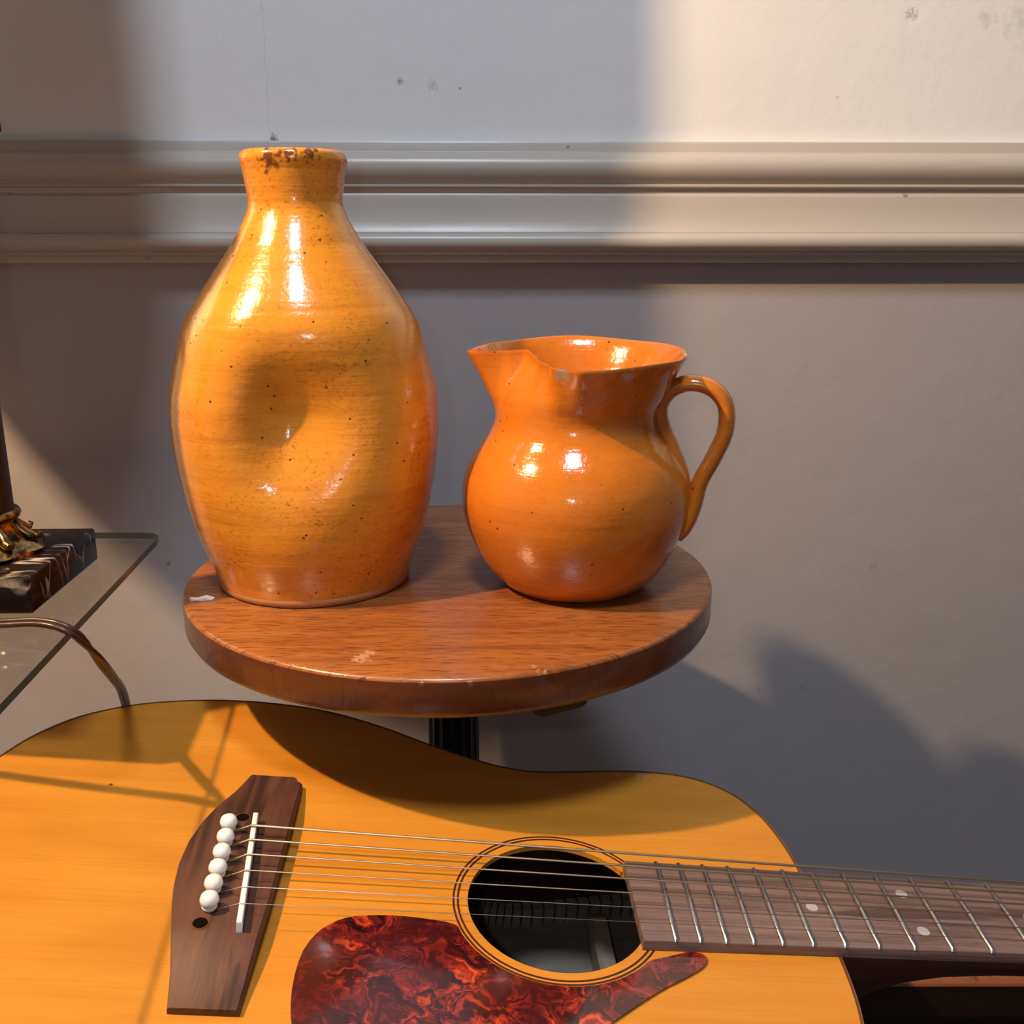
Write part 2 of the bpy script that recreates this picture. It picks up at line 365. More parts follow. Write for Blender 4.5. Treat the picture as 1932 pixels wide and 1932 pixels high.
def worn_plank():
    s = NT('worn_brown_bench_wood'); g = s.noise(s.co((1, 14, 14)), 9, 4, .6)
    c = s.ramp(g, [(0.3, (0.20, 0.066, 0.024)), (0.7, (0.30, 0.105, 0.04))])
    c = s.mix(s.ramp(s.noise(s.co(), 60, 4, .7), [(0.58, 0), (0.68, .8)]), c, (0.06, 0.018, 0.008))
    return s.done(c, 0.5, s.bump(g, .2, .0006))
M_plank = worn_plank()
M_darkwood_shade = rosewood('dark_stained_frame_and_slat_shade', (0.012, 0.005, 0.004), (0.022, 0.009, 0.006), (0.010, .004, .003), 'x', .6)
M_floor = rosewood('dark_floor_boards', (0.06, 0.03, 0.018), (0.10, 0.05, 0.03), (0.045, .02, .012), 'x', .45)

# ------------------------------------------------------------------ room
WR = empty('wall_frame_axis')               # the picture wall stands turned by 1.7 degrees to the camera
bpy.data.objects.remove(WR)
WY = 0.915; WA = R(1.7)
def wall_obj(o): o.location = (0, WY, CZ); o.rotation_euler = (0, 0, WA); return o
V = []; F = []
for x0, x1, z0, z1 in ((-1.7, 1.9, -CZ, 0.0), (-1.7, 1.9, 0.0, 1.88)):
    b_ = len(V)
    for y in (0.0, 0.08):
        V += [(x0, y, z0), (x1, y, z0), (x1, y, z1), (x0, y, z1)]
    F += [tuple(b_ + i for i in q) for q in ((0, 1, 2, 3), (7, 6, 5, 4), (0, 4, 5, 1), (2, 6, 7, 3), (1, 5, 6, 2), (0, 3, 7, 4))]
wb = mesh('wall_back', V, F, [M_lower, M_upper]); wall_obj(wb)
for i, p_ in enumerate(wb.data.polygons): p_.material_index = 0 if i < 6 else 1
tag(wb, 'white plaster wall above the rail and taupe grey below it', None, None, 'structure')
prof = [(0, .0762), (.0095, .0762), (.0105, .0745), (.0108, .0685), (.0112, .0675), (.0135, .0665), (.0175, .0640), (.0205, .0600), (.0215, .0560), (.0208, .0515), (.0185, .0470),
        (.0155, .0435), (.0140, .0425), (.0140, .0415), (.0155, .0408), (.0155, .0395), (.0140, .0388), (.0115, .0380), (.0112, .0345), (.0120, .0330), (.0138, .0318), (.0142, .0300), (.0145, .0250), (.0155, .0190), (.0172, .0120), (.0195, .0055),
        (.0215, .0022), (.0215, .0012), (.0245, .0008), (.0270, -.0010), (.0285, -.0040), (.0285, -.0075), (.0268, -.0110), (.0238, -.0132), (.0205, -.0142),
        (.0205, -.0150), (.0215, -.0155), (.0215, -.0165), (.0195, -.0172), (.0160, -.0180), (.0145, -.0205), (.0150, -.0215), (.0150, -.0232), (.0140, -.0238), (0, -.0238)]
V = []; F = []; n = len(prof)
for x in (-1.7, 1.9):
    for d, z in prof: V.append((x, -d, z))
for i in range(n - 1): F.append((i, i + 1, n + i + 1, n + i))
F.append((n - 1, 0, n, 2 * n - 1)); F.append(tuple(range(n))); F.append(tuple(range(n, 2 * n))[::-1])
tr = mesh('trim_1', V, F, M_rail, None, True, 28); wall_obj(tr)
tag(tr, 'cream moulded chair rail running across the wall', None, None, 'structure')
fl = box('floor', (-1.72, -1.6, -0.05), (1.92, 1.06, 0.0), M_floor); tag(fl, 'dark boarded floor', None, None, 'structure')
ce = box('ceiling', (-1.72, -1.6, CZ + 1.88), (1.92, 1.06, CZ + 1.93), M_ceil); tag(ce, 'plain pale ceiling', None, None, 'structure')
for nm, lo, hi in (('wall_left', (-1.78, -1.6, 0), (-1.70, 1.06, CZ + 1.88)), ('wall_right', (1.90, -1.6, 0), (1.98, 1.06, CZ + 1.88))):
    tag(box(nm, lo, hi, M_room), 'plain side wall of the room', None, None, 'structure')
tag(box('wall_front', (-1.72, -1.62, 0), (1.92, -1.54, CZ + 1.88), M_room), 'plain wall behind the camera', None, None, 'structure')
cl_ = empty('ceiling_panel_lamp', (PANEL.x, PANEL.y, PANEL.z)); tag(cl_, 'cool white square panel lamp on the ceiling', 'lamp')
for lo, hi in (((-.25, -.25, -.015), (-.22, .25, .025)), ((.22, -.25, -.015), (.25, .25, .025)), ((-.22, -.25, -.015), (.22, -.22, .025)), ((-.22, .22, -.015), (.22, .25, .025))):
    box('frame', lo, hi, M_bone, cl_)
box('diffuser', (-.22, -.22, .0), (.22, .22, .02), M_bone, cl_)

# ------------------------------------------------------------------ pendant lamp (key light, out of frame to the left)
pl = empty('pendant_lamp', (KEY.x, KEY.y, KEY.z)); tag(pl, 'lit pendant lamp with a small parchment shade hanging from the ceiling', 'lamp')
lathe('lamp_shade', [(.105, -.005), (.060, .135), (.0585, .135), (.1035, -.005), (.105, -.005)], M_shade_glow, pl, 40)
lathe('socket', [(0, .035), (.016, .035), (.018, .09), (.006, .10), (.006, CZ + 1.88 - KEY.z), (0, CZ + 1.88 - KEY.z)], M_post, pl, 16)
key = add_light('pendant_bulb', 'POINT', (0, 0, 0), 66.0, (1.0, 0.68, 0.37), shadow_soft_size=0.014); key.parent = pl

# ------------------------------------------------------------------ stool with round top
DX, DY, DZ, DR = -0.0415, 0.650, CZ - 0.220, 0.1745
st = empty('round_stool', (DX, DY, 0)); tag(st, 'round mahogany stool on a black fluted post, holding both pots', 'stool')
T = 0.0250; e = 0.0028
pr = [(0, -T), (DR - .006, -T), (DR - .002, -T + .002), (DR, -T + .006), (DR, -e)]
for k in range(1, 6): a = k / 5 * math.pi / 2; pr.append((DR - e + e * math.cos(a), -e + e * math.sin(a)))
pr += [(DR - 0.03, 0), (0.06, 0), (0, 0)]
top = lathe('seat_top', pr, M_mahog, st, 160, sharp=60); top.location = (0, 0, DZ)
PZ = DZ - T
V = []; F = []; n = 96                      # fluted post
for z in (0.02, PZ):
    for i in range(n): a = 2 * math.pi * i / n; r = 0.0180 - 0.0013 * abs(math.sin(8 * a)); V.append((r * math.cos(a), r * math.sin(a), z))
for i in range(n): j = (i + 1) % n; F.append((i, j, n + j, n + i))
F += [tuple(range(n))[::-1], tuple(range(n, 2 * n))]
mesh('post', V, F, M_post, st, True, 50)
ang = math.atan2(-0.125, 0.068)
cl = box('cleat', (-0.15, -0.018, -0.0170), (0.1500, 0.018, 0.0), M_darkwood_shade, st, 0.006, 3); cl.location = (0, 0, PZ); cl.rotation_euler = (0, 0, ang)
lathe('foot', [(0, 0), (.15, 0), (.15, .012), (.12, .022), (.03, .034), (.02, .05), (0, .05)], M_post, st, 48)

# ------------------------------------------------------------------ pinched bottle
BX, BY = -0.1308, 0.637
bp = [(0, .0035), (.040, .0035), (.054, .0012), (.0600, 0), (.0615, .0012), (.0622, .004)]
body = [(.0617, .0052), (.0625, .008), (.0650, .0150), (.0711, .0311), (.0760, .0481), (.0798, .0685), (.0824, .0881), (.0835, .1040), (.0838, .1106), (.0826, .1253), (.0782, .1463),
        (.0740, .1614), (.0700, .1710), (.0644, .1796), (.0575, .1896), (.0486, .2020), (.0402, .2138), (.0333, .2255), (.0292, .2344), (.0284, .2412), (.0299, .2525), (.0312, .2591),
        (.0320, .2630), (.0313, .2662), (.0290, .2680), (.0255, .2676), (.0225, .2650), (.0205, .258)]
sm = [tuple(q)[:2] for q in catmull([(r, z, 0) for r, z in body], 4)]
inner = [(.0205, .240), (.0235, .228), (.036, .205), (.055, .180), (.070, .145), (.074, .10), (.065, .05), (.052, .012), (0, .010)]
prof_b = sm + inner
V, F = lathe_data(prof_b, 144)
bt = empty('pinched_bottle', (BX, BY, DZ)); tag(bt, 'tall yellow-ochre glazed stoneware bottle with a dented side and a short flared neck', 'bottle')
NV = []
for x, y, z in V:
    p_ = Vector((x, y, z)); r = math.hypot(x, y)
    if y < 0 and r > .05 and z > .03:
        # shallow hollow pressed in by a thumb: steep on the upper left, open to the lower right
        a = x - 0.002; b = z - 0.115
        sx = 0.025 if a < 0 else 0.046; sz = 0.037 if b > 0 else 0.041
        q = (a / sx) ** 2 + (b / sz) ** 2
        d = 0.0275 * math.exp(-q ** 0.95)
        p_.y += d
    # slightly uneven hand-thrown wall
    k = 1 + 0.004 * math.sin(2 * math.atan2(y, x) + z * 18) + 0.0012 * math.sin(z * 210)
    NV.append((p_.x * k, p_.y * k, p_.z))
mesh('body', NV, F, M_bottle, bt, True, 70)
V, F = lathe_data(bp + [(.0617, .0052), (0.05, .0052), (0, .0052)], 96); mesh('foot_ring', V, F, M_clay, bt, True, 50)

# ------------------------------------------------------------------ pitcher
JX, JY = 0.0408, 0.628
jp = [(0, .002), (.030, .002), (.040, 0), (.0435, .0010), (.0475, .0035), (.0560, .0120), (.0630, .0235), (.0690, .0380), (.0722, .0505), (.0729, .0620), (.0712, .0730), (.0668, .0835), (.0615, .0915),
      (.0560, .0985), (.0525, .1050), (.0513, .1115), (.0525, .1180), (.0565, .1270), (.0610, .1375), (.0645, .1440), (.0670, .1490)]
jo = [tuple(q)[:2] for q in catmull([(r, z, 0) for r, z in jp], 4)]
lip = [(.0668, .1503), (.0655, .1504), (.0642, .1495)]
jin = [(.0608, .1430), (.0570, .1350), (.0525, .1250), (.0485, .1160), (.0480, .1080), (.0520, .0990), (.058, .090), (.064, .080), (.068, .065), (.066, .045), (.056, .022), (.035, .008), (0, .007)]
N = 192; V, F = lathe_data(jo + lip + jin, N)
NV = []
def smooth(t): t = max(0.0, min(1.0, t)); return t * t * (3 - 2 * t)
for x, y, z in V:
    r = math.hypot(x, y); a = math.degrees(math.atan2(y, x)) % 360
    h = smooth((z - .106) / (.1495 - .106))
    if z > .1 and r > .02:
        # the pouring lip: the rim is pressed in on the near-left side so that a spout stands out at 180 degrees
        def pinch(c, wd): return math.exp(-((a - c) / wd) ** 2)
        tab = [(140, 0), (158, .05), (170, .02), (180, -.02), (184, .06), (190, .32), (200, .48), (221, .46), (242, .31), (256, .08), (270, 0)]
        cut = 0.0
        for (a0, c0), (a1, c1) in zip(tab, tab[1:]):
            if a0 <= a < a1: cut = c0 + (c1 - c0) * smooth((a - a0) / (a1 - a0))
        k = 1 - (h ** 1.3) * cut
        x *= k; y *= k
        z += h * (-0.0030 * max(0, -math.sin(math.radians(a))) + 0.0028 * max(0, math.sin(math.radians(a))))
        z += h * 0.0042 * pinch(204, 18)
        z += h * 0.0006 * math.sin(math.radians(a * 5))
    NV.append((x, y, z))
jg = empty('earthenware_pitcher', (JX, JY, DZ)); tag(jg, 'round-bellied orange glazed pitcher with a pulled spout and looped handle', 'pitcher')
mesh('body', NV, F, M_jug, jg, True, 70)
hp = [(.0700, .0560), (.0660, .0760), (.0585, .0925), (.0525, .1050), (.0506, .1180), (.0570, .1285), (.0690, .1330), (.0815, .1296), (.0893, .1195), (.0897, .1035), (.0835, .0865), (.0765, .0710), (.0735, .0560), (.0690, .0420), (.0645, .0350)]
hd = catmull([(x * 1.025, 0, z) for x, z in hp], 6)
rad = []
for i in range(len(hd)):
    t = i / (len(hd) - 1); rr = .0052
    if t < .20: rr = .0034 + .0018 * smooth(t / .20)
    if t > .88: rr = .0052 - .0012 * smooth((t - .88) / .12)
    rad.append(rr)
ho = tube('handle', [(x, y, z) for x, y, z in hd], rad, M_jug, jg, 16, flat=1.6)
ho.rotation_euler = (0, 0, R(-13))

# ------------------------------------------------------------------ guitar (local: x along the strings from saddle to nut, y to the bass side, z out of the top)
gt = empty('acoustic_guitar')
gt.matrix_world = Matrix(((0.99416, -0.04404, 0.09853, -0.12543), (0.05085, 0.9964, -0.06779, 0.42847), (-0.09519, 0.07241, 0.99282, CZ - 0.30386), (0, 0, 0, 1)))
tag(gt, 'amber acoustic guitar lying on its back with six strings and a red tortoiseshell pickguard', 'guitar')
SB = -0.007                                 # sound board level
half = [(-.1830, 0), (-.1812, .035), (-.1752, .070), (-.164, .100), (-.154, .123), (-.136, .146), (-.109, .163), (-.080, .172), (-.052, .176), (-.021, .1758), (.014, .170), (.050, .1555), (.081, .1385),
        (.113, .1235), (.130, .1178), (.148, .1158), (.176, .119), (.206, .1225), (.233, .1215), (.252, .1155), (.268, .103), (.279, .083), (.285, .059), (.2873, .034), (.288, 0)]
loop = half + [(x, -y) for x, y in half[-2:0:-1]]
loop = [tuple(q)[:2] for q in catmull([(x, y, 0) for x, y in loop], 4, True)]
HC, HR = (0.150, 0.0), 0.0455
def plate_with_hole(name, z0, z1, mat):
    bm = bmesh.new(); loops = []
    hole = [(HC[0] + HR * math.cos(2 * math.pi * i / 96), HC[1] + HR * math.sin(2 * math.pi * i / 96)) for i in range(96)]
    for z in (z1, z0):
        es = []; vs_all = []
        for lp in (loop, hole):
            vs = [bm.verts.new((x, y, z)) for x, y in lp]; vs_all.append(vs)
            es += [bm.edges.new((vs[i], vs[(i + 1) % len(vs)])) for i in range(len(vs))]
        bmesh.ops.triangle_fill(bm, edges=es, use_beauty=True); loops.append(vs_all)
    for A, B in zip(loops[0], loops[1]):
        for i in range(len(A)): j = (i + 1) % len(A); bm.faces.new((A[i], B[i], B[j], A[j]))
    return bmesh_obj(name, bm, mat, gt)
plate_with_hole('sound_board', SB - .003, SB, M_spruce)
ZB = -0.4300                                # the level back, so that it lies on the bench
def wback(x, y): return (ZB + 0.30386 + 0.09519 * x - 0.07241 * y) / 0.99282
V = []; F = []; n = len(loop); off = .0025
def inset(lp, d):
    out = []
    for i in range(len(lp)):
        a = Vector((*lp[i - 1], 0)); b = Vector((*lp[(i + 1) % len(lp)], 0)); t = (b - a).normalized()
        nn = Vector((-t.y, t.x, 0)); p_ = Vector((*lp[i], 0)); q = p_ + nn * d
        if (q - Vector((.05, 0, 0))).length > (p_ - Vector((.05, 0, 0))).length: q = p_ - nn * d
        out.append((q.x, q.y))
    return out
inn = inset(loop, off)
for lp, zz in ((loop, lambda x, y: SB - .003), (loop, lambda x, y: wback(x, y)), (inn, lambda x, y: wback(x, y) + .003), (inn, lambda x, y: SB - .003)):
    for x, y in lp: V.append((x, y, zz(x, y)))
for k in range(3):
    for i in range(n): j = (i + 1) % n; F.append((k * n + i, k * n + j, (k + 1) * n + j, (k + 1) * n + i))
mesh('side', V, F, M_mahsides, gt, True, 40)
V = [(x, y, wback(x, y) + .003) for x, y in inn] + [(x, y, wback(x, y)) for x, y in loop]
F = [tuple(range(n)), tuple(range(n, 2 * n))[::-1]] + [(i, (i + 1) % n, n + (i + 1) % n, n + i) for i in range(n)]
bk = mesh('back', V, F, M_inside, gt)
# inside: a brace across the back and the kerfed lining along the sides
V = []; F = []
for y in (-.115, -.095, .095, .115):
    zt = .016 if abs(y) < .1 else .004
    for x in (.189, .199):
        V.append((x, y, wback(x, y) + .003)); V.append((x, y, wback(x, y) + .003 + zt))
for k in range(3):
    b_ = 4 * k; F += [(b_, b_ + 4, b_ + 6, b_ + 2), (b_ + 1, b_ + 3, b_ + 7, b_ + 5), (b_, b_ + 1, b_ + 5, b_ + 4), (b_ + 2, b_ + 6, b_ + 7, b_ + 3)]
F += [(0, 2, 3, 1), (12, 13, 15, 14)]
mesh('brace', V, F, M_brace, gt)
bm = bmesh.new(); inn2 = inset(loop, off + .007); acc = 0
step = 0
for i in range(0, n):
    a = Vector((*inn[i], 0)); b = Vector((*inn[(i + 1) % n], 0)); L = (b - a).length
    k = max(1, int(L / .009))
    for q in range(k):
        p0 = a.lerp(b, q / k); p1 = a.lerp(b, (q + .82) / k)
        a2 = Vector((*inn2[i], 0)); b2 = Vector((*inn2[(i + 1) % n], 0)); q0 = a2.lerp(b2, q / k); q1 = a2.lerp(b2, (q + .82) / k)
        zb = wback(p0.x, p0.y) + .003
        vs = [bm.verts.new((p.x, p.y, zb + dz)) for dz, ps in ((0, (p0, p1, q1, q0)), (.014, (p0, p1, q1, q0))) for p in ps]
        for f_ in ((0, 1, 2, 3), (7, 6, 5, 4), (0, 4, 5, 1), (1, 5, 6, 2), (2, 6, 7, 3), (3, 7, 4, 0)): bm.faces.new([vs[t] for t in f_])
tag(bmesh_obj('kerfed_lining', bm, M_inside, gt), kind='stuff')
# binding along the edge of the top
V = []; F = []; ib = inset(loop, .0016)
for lp, z in ((loop, SB + .0002), (ib, SB + .0002), (ib, SB - .0012), (loop, SB - .0040)):
    pass
ob = inset(loop, -.0004)
for lp, z in ((ob, SB - .0030), (ob, SB + .0003), (ib, SB + .0003), (ib, SB - .0010)):
    for x, y in lp: V.append((x, y, z))
for k in range(3):
    for i in range(n): j = (i + 1) % n; F.append((k * n + i, k * n + j, (k + 1) * n + j, (k + 1) * n + i))
mesh('binding', V, F, M_bind, gt, True, 40)
for r in (.0500, .0522): annulus('rosette_ring', r, r + .0009, SB - .001, SB + .00025, M_ring, gt, HC)
# pickguard
pg = []
arc0, arc1 = math.radians(203), math.radians(318)
pg += [(.058, -.0155), (.070, -.0150), (.084, -.0160), (.098, -.0185)]
for k in range(25):
    a = arc0 + (arc1 - arc0) * k / 24; pg.append((HC[0] + .0545 * math.cos(a), HC[1] + .0545 * math.sin(a)))
pg += [(.2000, -.0335), (.2100, -.0300), (.2165, -.0300), (.2190, -.0330), (.2165, -.0385), (.2060, -.0460), (.1910, -.0555), (.1670, -.0740), (.140, -.0960), (.112, -.1120), (.084, -.1180), (.058, -.1150), (.040, -.1020), (.0310, -.0840), (.0275, -.0620), (.0290, -.0400), (.0360, -.0255), (.0460, -.0180)]
pg = [tuple(q)[:2] for q in catmull([(x, y, 0) for x, y in pg], 3, True)]
prism('pickguard', pg, SB, SB + .0012, M_tort, gt, .0003, 1)
# bridge
br = [(-.0202, .0840), (.0058, .0827), (.0073, .0777), (.0098, .0772), (.0102, .0690), (.0105, .0300), (.0100, -.0200), (.0080, -.0840), (.0061, -.0855), (-.0218, -.0822), (-.0254, -.0638), (-.0305, -.0440), (-.0345, -.0280), (-.0372, -.0150), (-.0388, .0006),
      (-.0384, .0178), (-.0352, .0342), (-.0300, .0500), (-.0250, .0640), (-.0226, .0740)]
def bridge_mesh():
    """raised in the middle, thinner towards both ends"""
    lp = [tuple(q)[:2] for q in br]; lp2 = []
    for i in range(len(lp)):
        a = Vector((*lp[i], 0)); b = Vector((*lp[(i + 1) % len(lp)], 0)); k = max(1, int((b - a).length / .006))
        for q in range(k): c = a.lerp(b, q / k); lp2.append((c.x, c.y))
    def ht(y): return SB + .0034 + .0050 * smooth((.090 - abs(y - .006)) / .050)
    bm = bmesh.new()
    # cross strips so that the top can bend along its length
    ys = sorted(set([round(y, 4) for _, y in lp2]))
    def span(y):
        xs = []
        for i in range(len(lp2)):
            (x0, y0), (x1, y1) = lp2[i], lp2[(i + 1) % len(lp2)]
            if y0 == y1: continue
            if min(y0, y1) - 1e-9 <= y <= max(y0, y1) + 1e-9: xs.append(x0 + (x1 - x0) * (y - y0) / (y1 - y0))
        return min(xs), max(xs)
    K = 60; rows = []
    for k in range(K + 1):
        y = -.0778 + (.0898 + .0778) * k / K; a, b = span(-.0821 + (.0826 + .0821) * k / K)
        yl = y; rows.append((bm.verts.new((a, yl - .0015 * 0, SB)), bm.verts.new((a, yl, ht(y) - .0008)), bm.verts.new((a + .0012, yl, ht(y))), bm.verts.new((b - .0012, yl, ht(y))), bm.verts.new((b, yl, ht(y) - .0012)), bm.verts.new((b, yl, SB))))
    for A, B in zip(rows, rows[1:]):
        for i in range(5): bm.faces.new((A[i], A[i + 1], B[i + 1], B[i]))
        bm.faces.new((A[5], A[0], B[0], B[5]))
    bm.faces.new(rows[0]); bm.faces.new(rows[-1][::-1])
    return bmesh_obj('bridge', bm, M_bridge, gt, True, 40)
bg = bridge_mesh()
BT = SB + .0084
a = Vector((-.0082, .0415, 0)); b = Vector((-.0002, -.0385, 0)); d_ = (b - a).normalized(); s_ = Vector((-d_.y, d_.x, 0)) * .0014
prism('saddle', [tuple((a + s_)[:2]), tuple((a - s_)[:2]), tuple((b - s_)[:2]), tuple((b + s_)[:2])], SB + .003, .0072, M_bone, gt, .0006)
pins = [(-.0205, .0330), (-.0195, .0212), (-.0187, .0095), (-.0180, -.0022), (-.0175, -.0132), (-.0168, -.0245)]
strd = [.00066, .00056, .00046, .00034, .00021, .00016]
sad = [(-.0068, .0290), (-.0056, .0180), (-.0046, .0069), (-.0034, -.0047), (-.0024, -.0161), (-.0013, -.0272)]
for k, (px, py) in enumerate(pins):
    pn = lathe('bridge_pin', [(0, -.010), (.0025, -.010), (.0026, .0008), (.0034, .0010), (.0036, .0018), (.0030, .0024), (.0038, .0032), (.0044, .0047), (.0044, .0058), (.0038, .0076), (.0024, .0087), (0, .0091)], M_white, gt, 24)
    pn.location = (px, py, BT)
    # string: from the pin over the saddle to the nut
    sx, sy = sad[k]; ez = .0060; ey = (.0222, .0136, .0050, -.0042, -.0130, -.0214)[k]
    nx, ny = .648, (.0180, .0108, .0036, -.0036, -.0108, -.0180)[k]
    z1 = .0077 + .0002 * (5 - k) * .5
    P = [(px + .0022, py - .0005, BT - .001), (px + .0055, py - .0008, BT + .0012), (sx - .001, sy, z1), (sx + .001, sy, z1), (nx, ny, .0008), (nx + .012, ny * 1.05, -.003)]
    up = Vector((0, 0, 1))
    tube('string', P, strd[k], M_bronze if k < 4 else M_steel, gt, 6, up)
    if k != 5 and k < 4 or True:
        tube('string_winding', [(px + .0035, py - .0006, BT + .0002), (px + .0080, py * 1.0 - .0008, BT + .0024)], strd[k] * 1.7, M_bronze if k < 4 else M_steel, gt, 6, up)
for hx, hy in ((-.0155, .0440), (-.0187, -.0340)):
    hz = SB + .0034 + .0050 * smooth((.090 - abs(hy - .006)) / .050) + .0001
    lathe('screw_hole_rim', [(.0034, -.003), (.0040, -.003), (.0040, .0001), (.0034, .0001), (.0034, -.003)], M_bind, gt, 24).location = (hx, hy, hz)
    lathe('screw_hole', [(0, -.003), (.0034, -.003), (.0034, .00006), (0, .00006)], M_black, gt, 24).location = (hx, hy, hz)
# fretboard, frets, dots, neck, head
def hw(x): return 0.5 * (.043 + (.648 - x) * .0105 / .324)
prism('fretboard', [(.1875, hw(.1875)), (.1885, -hw(.1875)), (.648, -hw(.648)), (.648, hw(.648))], SB + .0000, -.0010, M_board, gt, .0006, 2)
for nfr in range(1, 21):
    x = .648 * 2 ** (-nfr / 12); y = hw(x) - .0004
    P = [(x, y, -.0016), (x, y - .0009, -.0002), (x, 0, .0002), (x, -y + .0009, -.0002), (x, -y, -.0016)]
    tube('fret', P, .0012, M_fret, gt, 8, Vector((0, 0, 1)), 0.75)
def dot(x, y): lathe('inlay_dot', [(0, -.0015), (.0031, -.0015), (.0031, -.0009), (0, -.0009)], M_pearl, gt, 24).location = (x, y, 0)
def mid(nn): return .648 * (2 ** (-nn / 12) + 2 ** (-(nn - 1) / 12)) / 2
for nn in (3, 5, 7, 9, 15): dot(mid(nn), 0)
dot(mid(12), .0135); dot(mid(12), -.0135)
sec = [(.284, .086, .70), (.2885, .086, .70), (.291, .080, .70), (.2965, .066, .72), (.304, .051, .76), (.314, .039, .82), (.328, .029, .9), (.346, .0220, .97), (.372, .0185, 1), (.45, .0175, 1), (.55, .017, 1), (.640, .0165, 1), (.652, .016, 1)]
V = []; F = []; n = 21
for x, d, nar in sec:
    for i in range(n):
        t = math.pi * i / (n - 1); y = hw(min(x, .648)) * math.copysign(abs(math.cos(t)) ** .75, math.cos(t)); dep = math.sin(t) ** .85
        V.append((x, y * (1 - (1 - nar) * dep), SB - d * dep))
for k in range(len(sec) - 1):
    for i in range(n - 1): F.append((k * n + i, k * n + i + 1, (k + 1) * n + i + 1, (k + 1) * n + i))
    F.append((k * n + n - 1, k * n, (k + 1) * n, (k + 1) * n + n - 1))
F += [tuple(range(n)), tuple(range((len(sec) - 1) * n, len(sec) * n))[::-1]]
mesh('neck', V, F, M_mahsides, gt, True, 45)
box('nut', (.648, -.0215, -.007), (.653, .0215, .0006), M_bone, gt, .0006)
hd_ = prism('headstock', [(.650, .0215), (.668, .0300), (.690, .0340), (.815, .0360), (.825, .030), (.828, 0), (.825, -.030), (.815, -.0360), (.690, -.0340), (.668, -.0300), (.650, -.0215)], -.016, -.002, M_mahsides, gt, .001)
for k in range(3):
    for s__ in (1, -1):
        x = .700 + .040 * k
        tp = lathe('tuner_post', [(0, -.002), (.003, -.002), (.003, .010), (0, .010)], M_chrome, hd_, 12); tp.location = (x, s__ * .020, 0)
        kb = lathe('tuner_knob', [(0, -.002), (.006, 0), (.006, .012), (0, .014)], M_chrome, hd_, 12); kb.location = (x, s__ * .040, -.009); kb.rotation_euler = (R(-90 * s__), 0, 0)

# ------------------------------------------------------------------ slatted bench under the guitar
bz = CZ + ZB - 0.0004
bn = empty('slatted_bench', (0.16, 0.40, 0)); tag(bn, 'dark slatted bench with a worn brown slat under the guitar', 'bench')
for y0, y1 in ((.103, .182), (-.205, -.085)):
    sl = box('slat', (-.42, y0, bz - .024), (.50, y1, bz), [M_plank, M_darkwood_shade], bn, .0012, 1)
    for p_ in sl.data.polygons: p_.material_index = 0 if p_.normal.z > .5 else 1  # sides and underside get the dark wood to paint in their shade
box('apron', (-.36, .110, bz - .075), (.44, .128, bz - .0245), M_darkwood_shade, bn)
for x in (-.36, .42):
    box('cross_rail', (x - .02, -.19, bz - .060), (x + .02, .10, bz - .0245), M_darkwood_shade, bn, .002)
    for y in (-.17, .155): box('leg', (x - .022, y - .020, 0), (x + .022, y + .020, bz - .076 if y > 0 else bz - .061), M_darkwood_shade, bn, .002)

# ------------------------------------------------------------------ glass side table
GZ = CZ - 0.195
gl_pts = [(-.2110, .250), (-.2362, .640), (-.2380, .649), (-.2440, .6545), (-.2530, .6555), (-.880, .6555), (-.880, .250)]
tb = empty('glass_side_table', (-0.58, 0.45, 0)); tag(tb, 'clear glass side table carrying the lamp at the left', 'table')
gp = [(x + .58, y - .45) for x, y in gl_pts]
g_ = prism('glass_top', gp, GZ - .0042, GZ, [M_glass, M_edge], tb)
for p_ in g_.data.polygons:
    if abs(p_.normal.z) < .5: p_.material_index = 1
    p_.use_smooth = False
lathe('pedestal', [(0, 0), (.16, 0), (.16, .012), (.03, .03), (.022, .05), (.022, GZ - .02), (.07, GZ - .0044), (0, GZ - .0044)], M_post, tb, 40)

# ------------------------------------------------------------------ table lamp with marble base
lm = empty('table_lamp', (-0.3025, 0.5470, GZ)); tag(lm, 'black column table lamp on a veined black marble base with a gilt foot', 'lamp')
lm.rotation_euler = (0, 0, R(1.5))
box('marble_base', (-.047, -.047, 0.0006), (.047, .047, .0210), M_marble, lm, .0016, 3)
V, F = lathe_data([(0, .021), (.033, .021), (.034, .0235), (.030, .026), (.025, .0275), (.0228, .030), (.021, .034), (.020, .038), (.0203, .0395), (.0225, .0405), (.0235, .0425), (.0225, .0445), (.0205, .0455), (0, .0455)], 72)
NV = []
for x, y, z in V:
    r = math.hypot(x, y)
    if r > .01 and z < .038:
        a = math.atan2(y, x); k = 1 + .10 * math.cos(8 * a) * (1 - abs((z - .029) / .012)) * (1 if z > .0215 else 0)
        x *= k; y *= k
    NV.append((x, y, z))
ft = mesh('gilt_foot', NV, F, M_gold, lm, True, 50)
for k in range(8):                           # acanthus leaves that curl outwards
    a = 2 * math.pi * k / 8 + .2
    P = [(.0195, .0385), (.0215, .034), (.025, .0300), (.0300, .0285), (.0325, .0310)]
    pth = catmull([(r * math.cos(a), r * math.sin(a), z) for r, z in P], 4)
    tube('leaf', pth, [(.0016 + .0020 * math.sin(math.pi * min(1, i / 14))) for i in range(len(pth))], M_gold, ft, 8, Vector((0, 0, 1)), 1.0)
lathe('column', [(0, .0452), (.0200, .0452), (.0200, .06), (.0198, .335), (.021, .340), (.021, .345), (0, .345)], M_lamp_black, lm, 40)
lathe('finial', [(0, .345), (.012, .345), (.014, .349), (.012, .356), (.006, .360), (0, .362)], M_gold, lm, 24)
SHX, SHY = -.1136, .1500                      # unseen shade and arm, added to cast the upright shadow edge on the wall
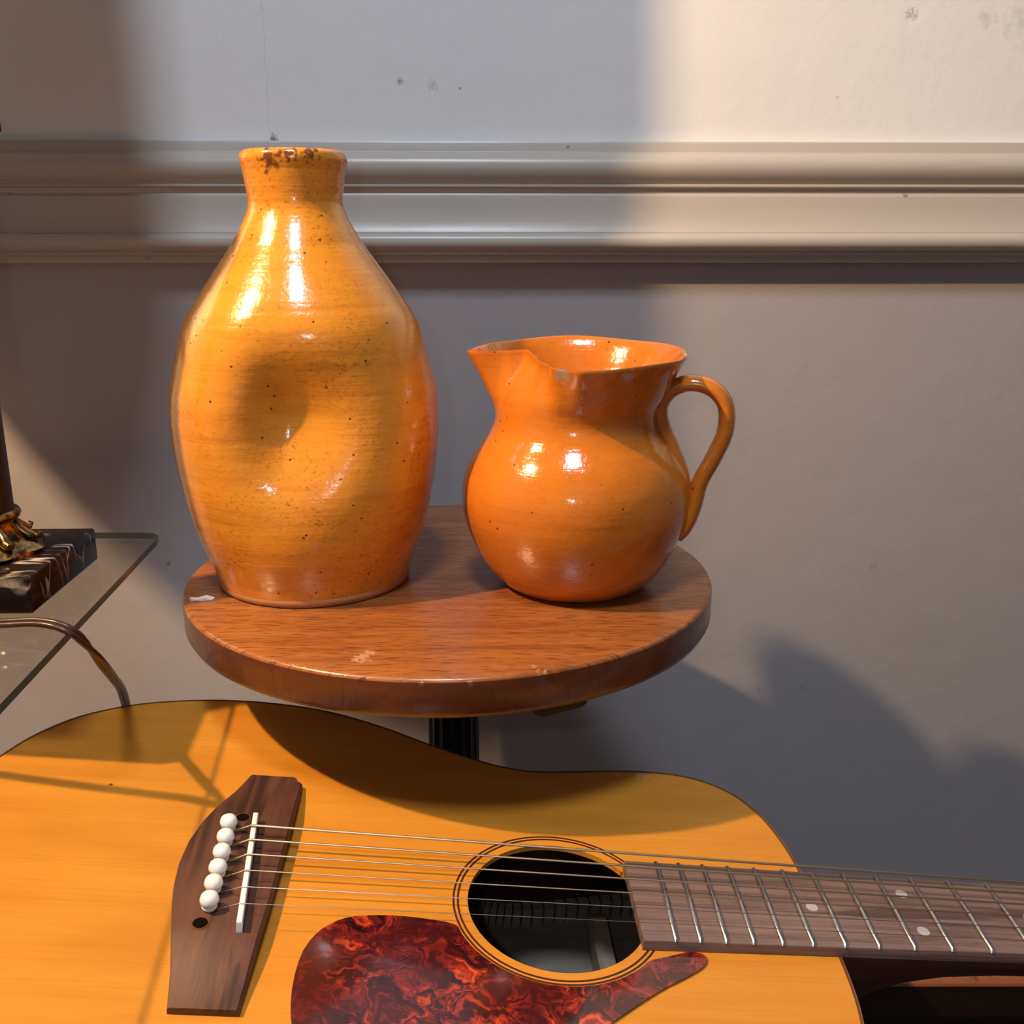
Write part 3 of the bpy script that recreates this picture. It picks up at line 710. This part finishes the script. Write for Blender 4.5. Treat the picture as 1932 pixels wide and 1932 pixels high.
tube('arm', catmull([(0, 0, .352), (SHX * .3, SHY * .3, .370), (SHX * .7, SHY * .7, .40), (SHX, SHY, .48), (SHX, SHY, .66)], 6), .005, M_gold, lm, 10, Vector((1, 1, 0)))
lathe('lamp_shade', [(.157, .405), (.144, .840), (.1425, .840), (.1555, .405), (.157, .405)], M_shade_added, lm, 64, (SHX, SHY, 0))
lathe('added_shade_ring', [(0, .66), (.1480, .66), (.1480, .663), (0, .663)], M_post, lm, 32, (SHX, SHY, 0))

# ------------------------------------------------------------------ lamp cord over the table edge
g0 = GZ - CZ
cp = [(-.420, .500, g0 + .0035), (-.340, .484, g0 + .0035), (-.290, .478, g0 + .0040), (-.258, .475, g0 + .0058), (-.241, .4735, g0 + .0072), (-.2285, .4710, g0 + .0066), (-.2195, .4710, g0 + .0020), (-.2150, .4770, g0 - .0090), (-.2165, .4920, g0 - .0240), (-.2275, .5280, g0 - .0480), (-.2450, .5800, g0 - .0815), (-.2630, .6280, g0 - .1230), (-.2740, .6600, g0 - .1750), (-.278, .672, g0 - .26), (-.28, .68, -CZ + .02), (-.40, .72, -CZ + .005)]
path = catmull([(x, y, z + CZ) for x, y, z in cp], 8)
V, F = [], []
up = Vector((0, 0, 1))
for s__ in (-1, 1):
    pp = []
    for i, q in enumerate(path):
        t = (path[min(i + 1, len(path) - 1)] - path[max(i - 1, 0)]).normalized(); sd = t.cross(Vector((.15, -.35, .9)));  sd.normalize()
        pp.append(q + sd * (s__ * .0014))
    tube_data(pp, .0016, 8, up, 1.0, V, F)
cd = mesh('lamp_cord', V, F, M_cord, None, True, 60); tag(cd, 'brown twin-strand lamp cord drooping over the glass edge', 'cord')

# ------------------------------------------------------------------ small things
V = [(-.0075, -.001, .0002), (-.003, .0022, .0002), (.002, .003, .0002), (.0078, .0018, .0002), (.0066, -.0018, .0002), (.003, -.0022, .0002), (.0008, -.0038, .0002), (-.002, -.0025, .0002), (-.006, -.003, .0002)]
V2 = [(x, y, .0013 + .0007 * math.sin(x * 700)) for x, y, z in V]; n = len(V)
F = [tuple(range(n))[::-1], tuple(range(n, 2 * n))] + [(i, (i + 1) % n, n + (i + 1) % n, n + i) for i in range(n)]
fk = mesh('paint_flake', V + V2, F, flat('chalky_white_paint', (0.85, 0.78, 0.70), .8)); fk.location = (-.1938, .5925, DZ)
tag(fk, 'small chalky white paint flake lying on the stool top left of the bottle', 'flake')
hk = empty('wall_hook', (-.4325, .9010, CZ + .0870)); tag(hk, 'tiny dark metal hook in the white wall at the left edge', 'hook')
tube('shank', [(0, .0035, .002), (0, -.004, .002), (.0005, -.006, .0005)], .0016, M_post, hk, 8, Vector((0, 0, 1)))
tube('plate', [(0, .0015, .0035), (0, .0015, -.0035)], .0028, M_bind, hk, 10, Vector((0, 1, 0)), .5)
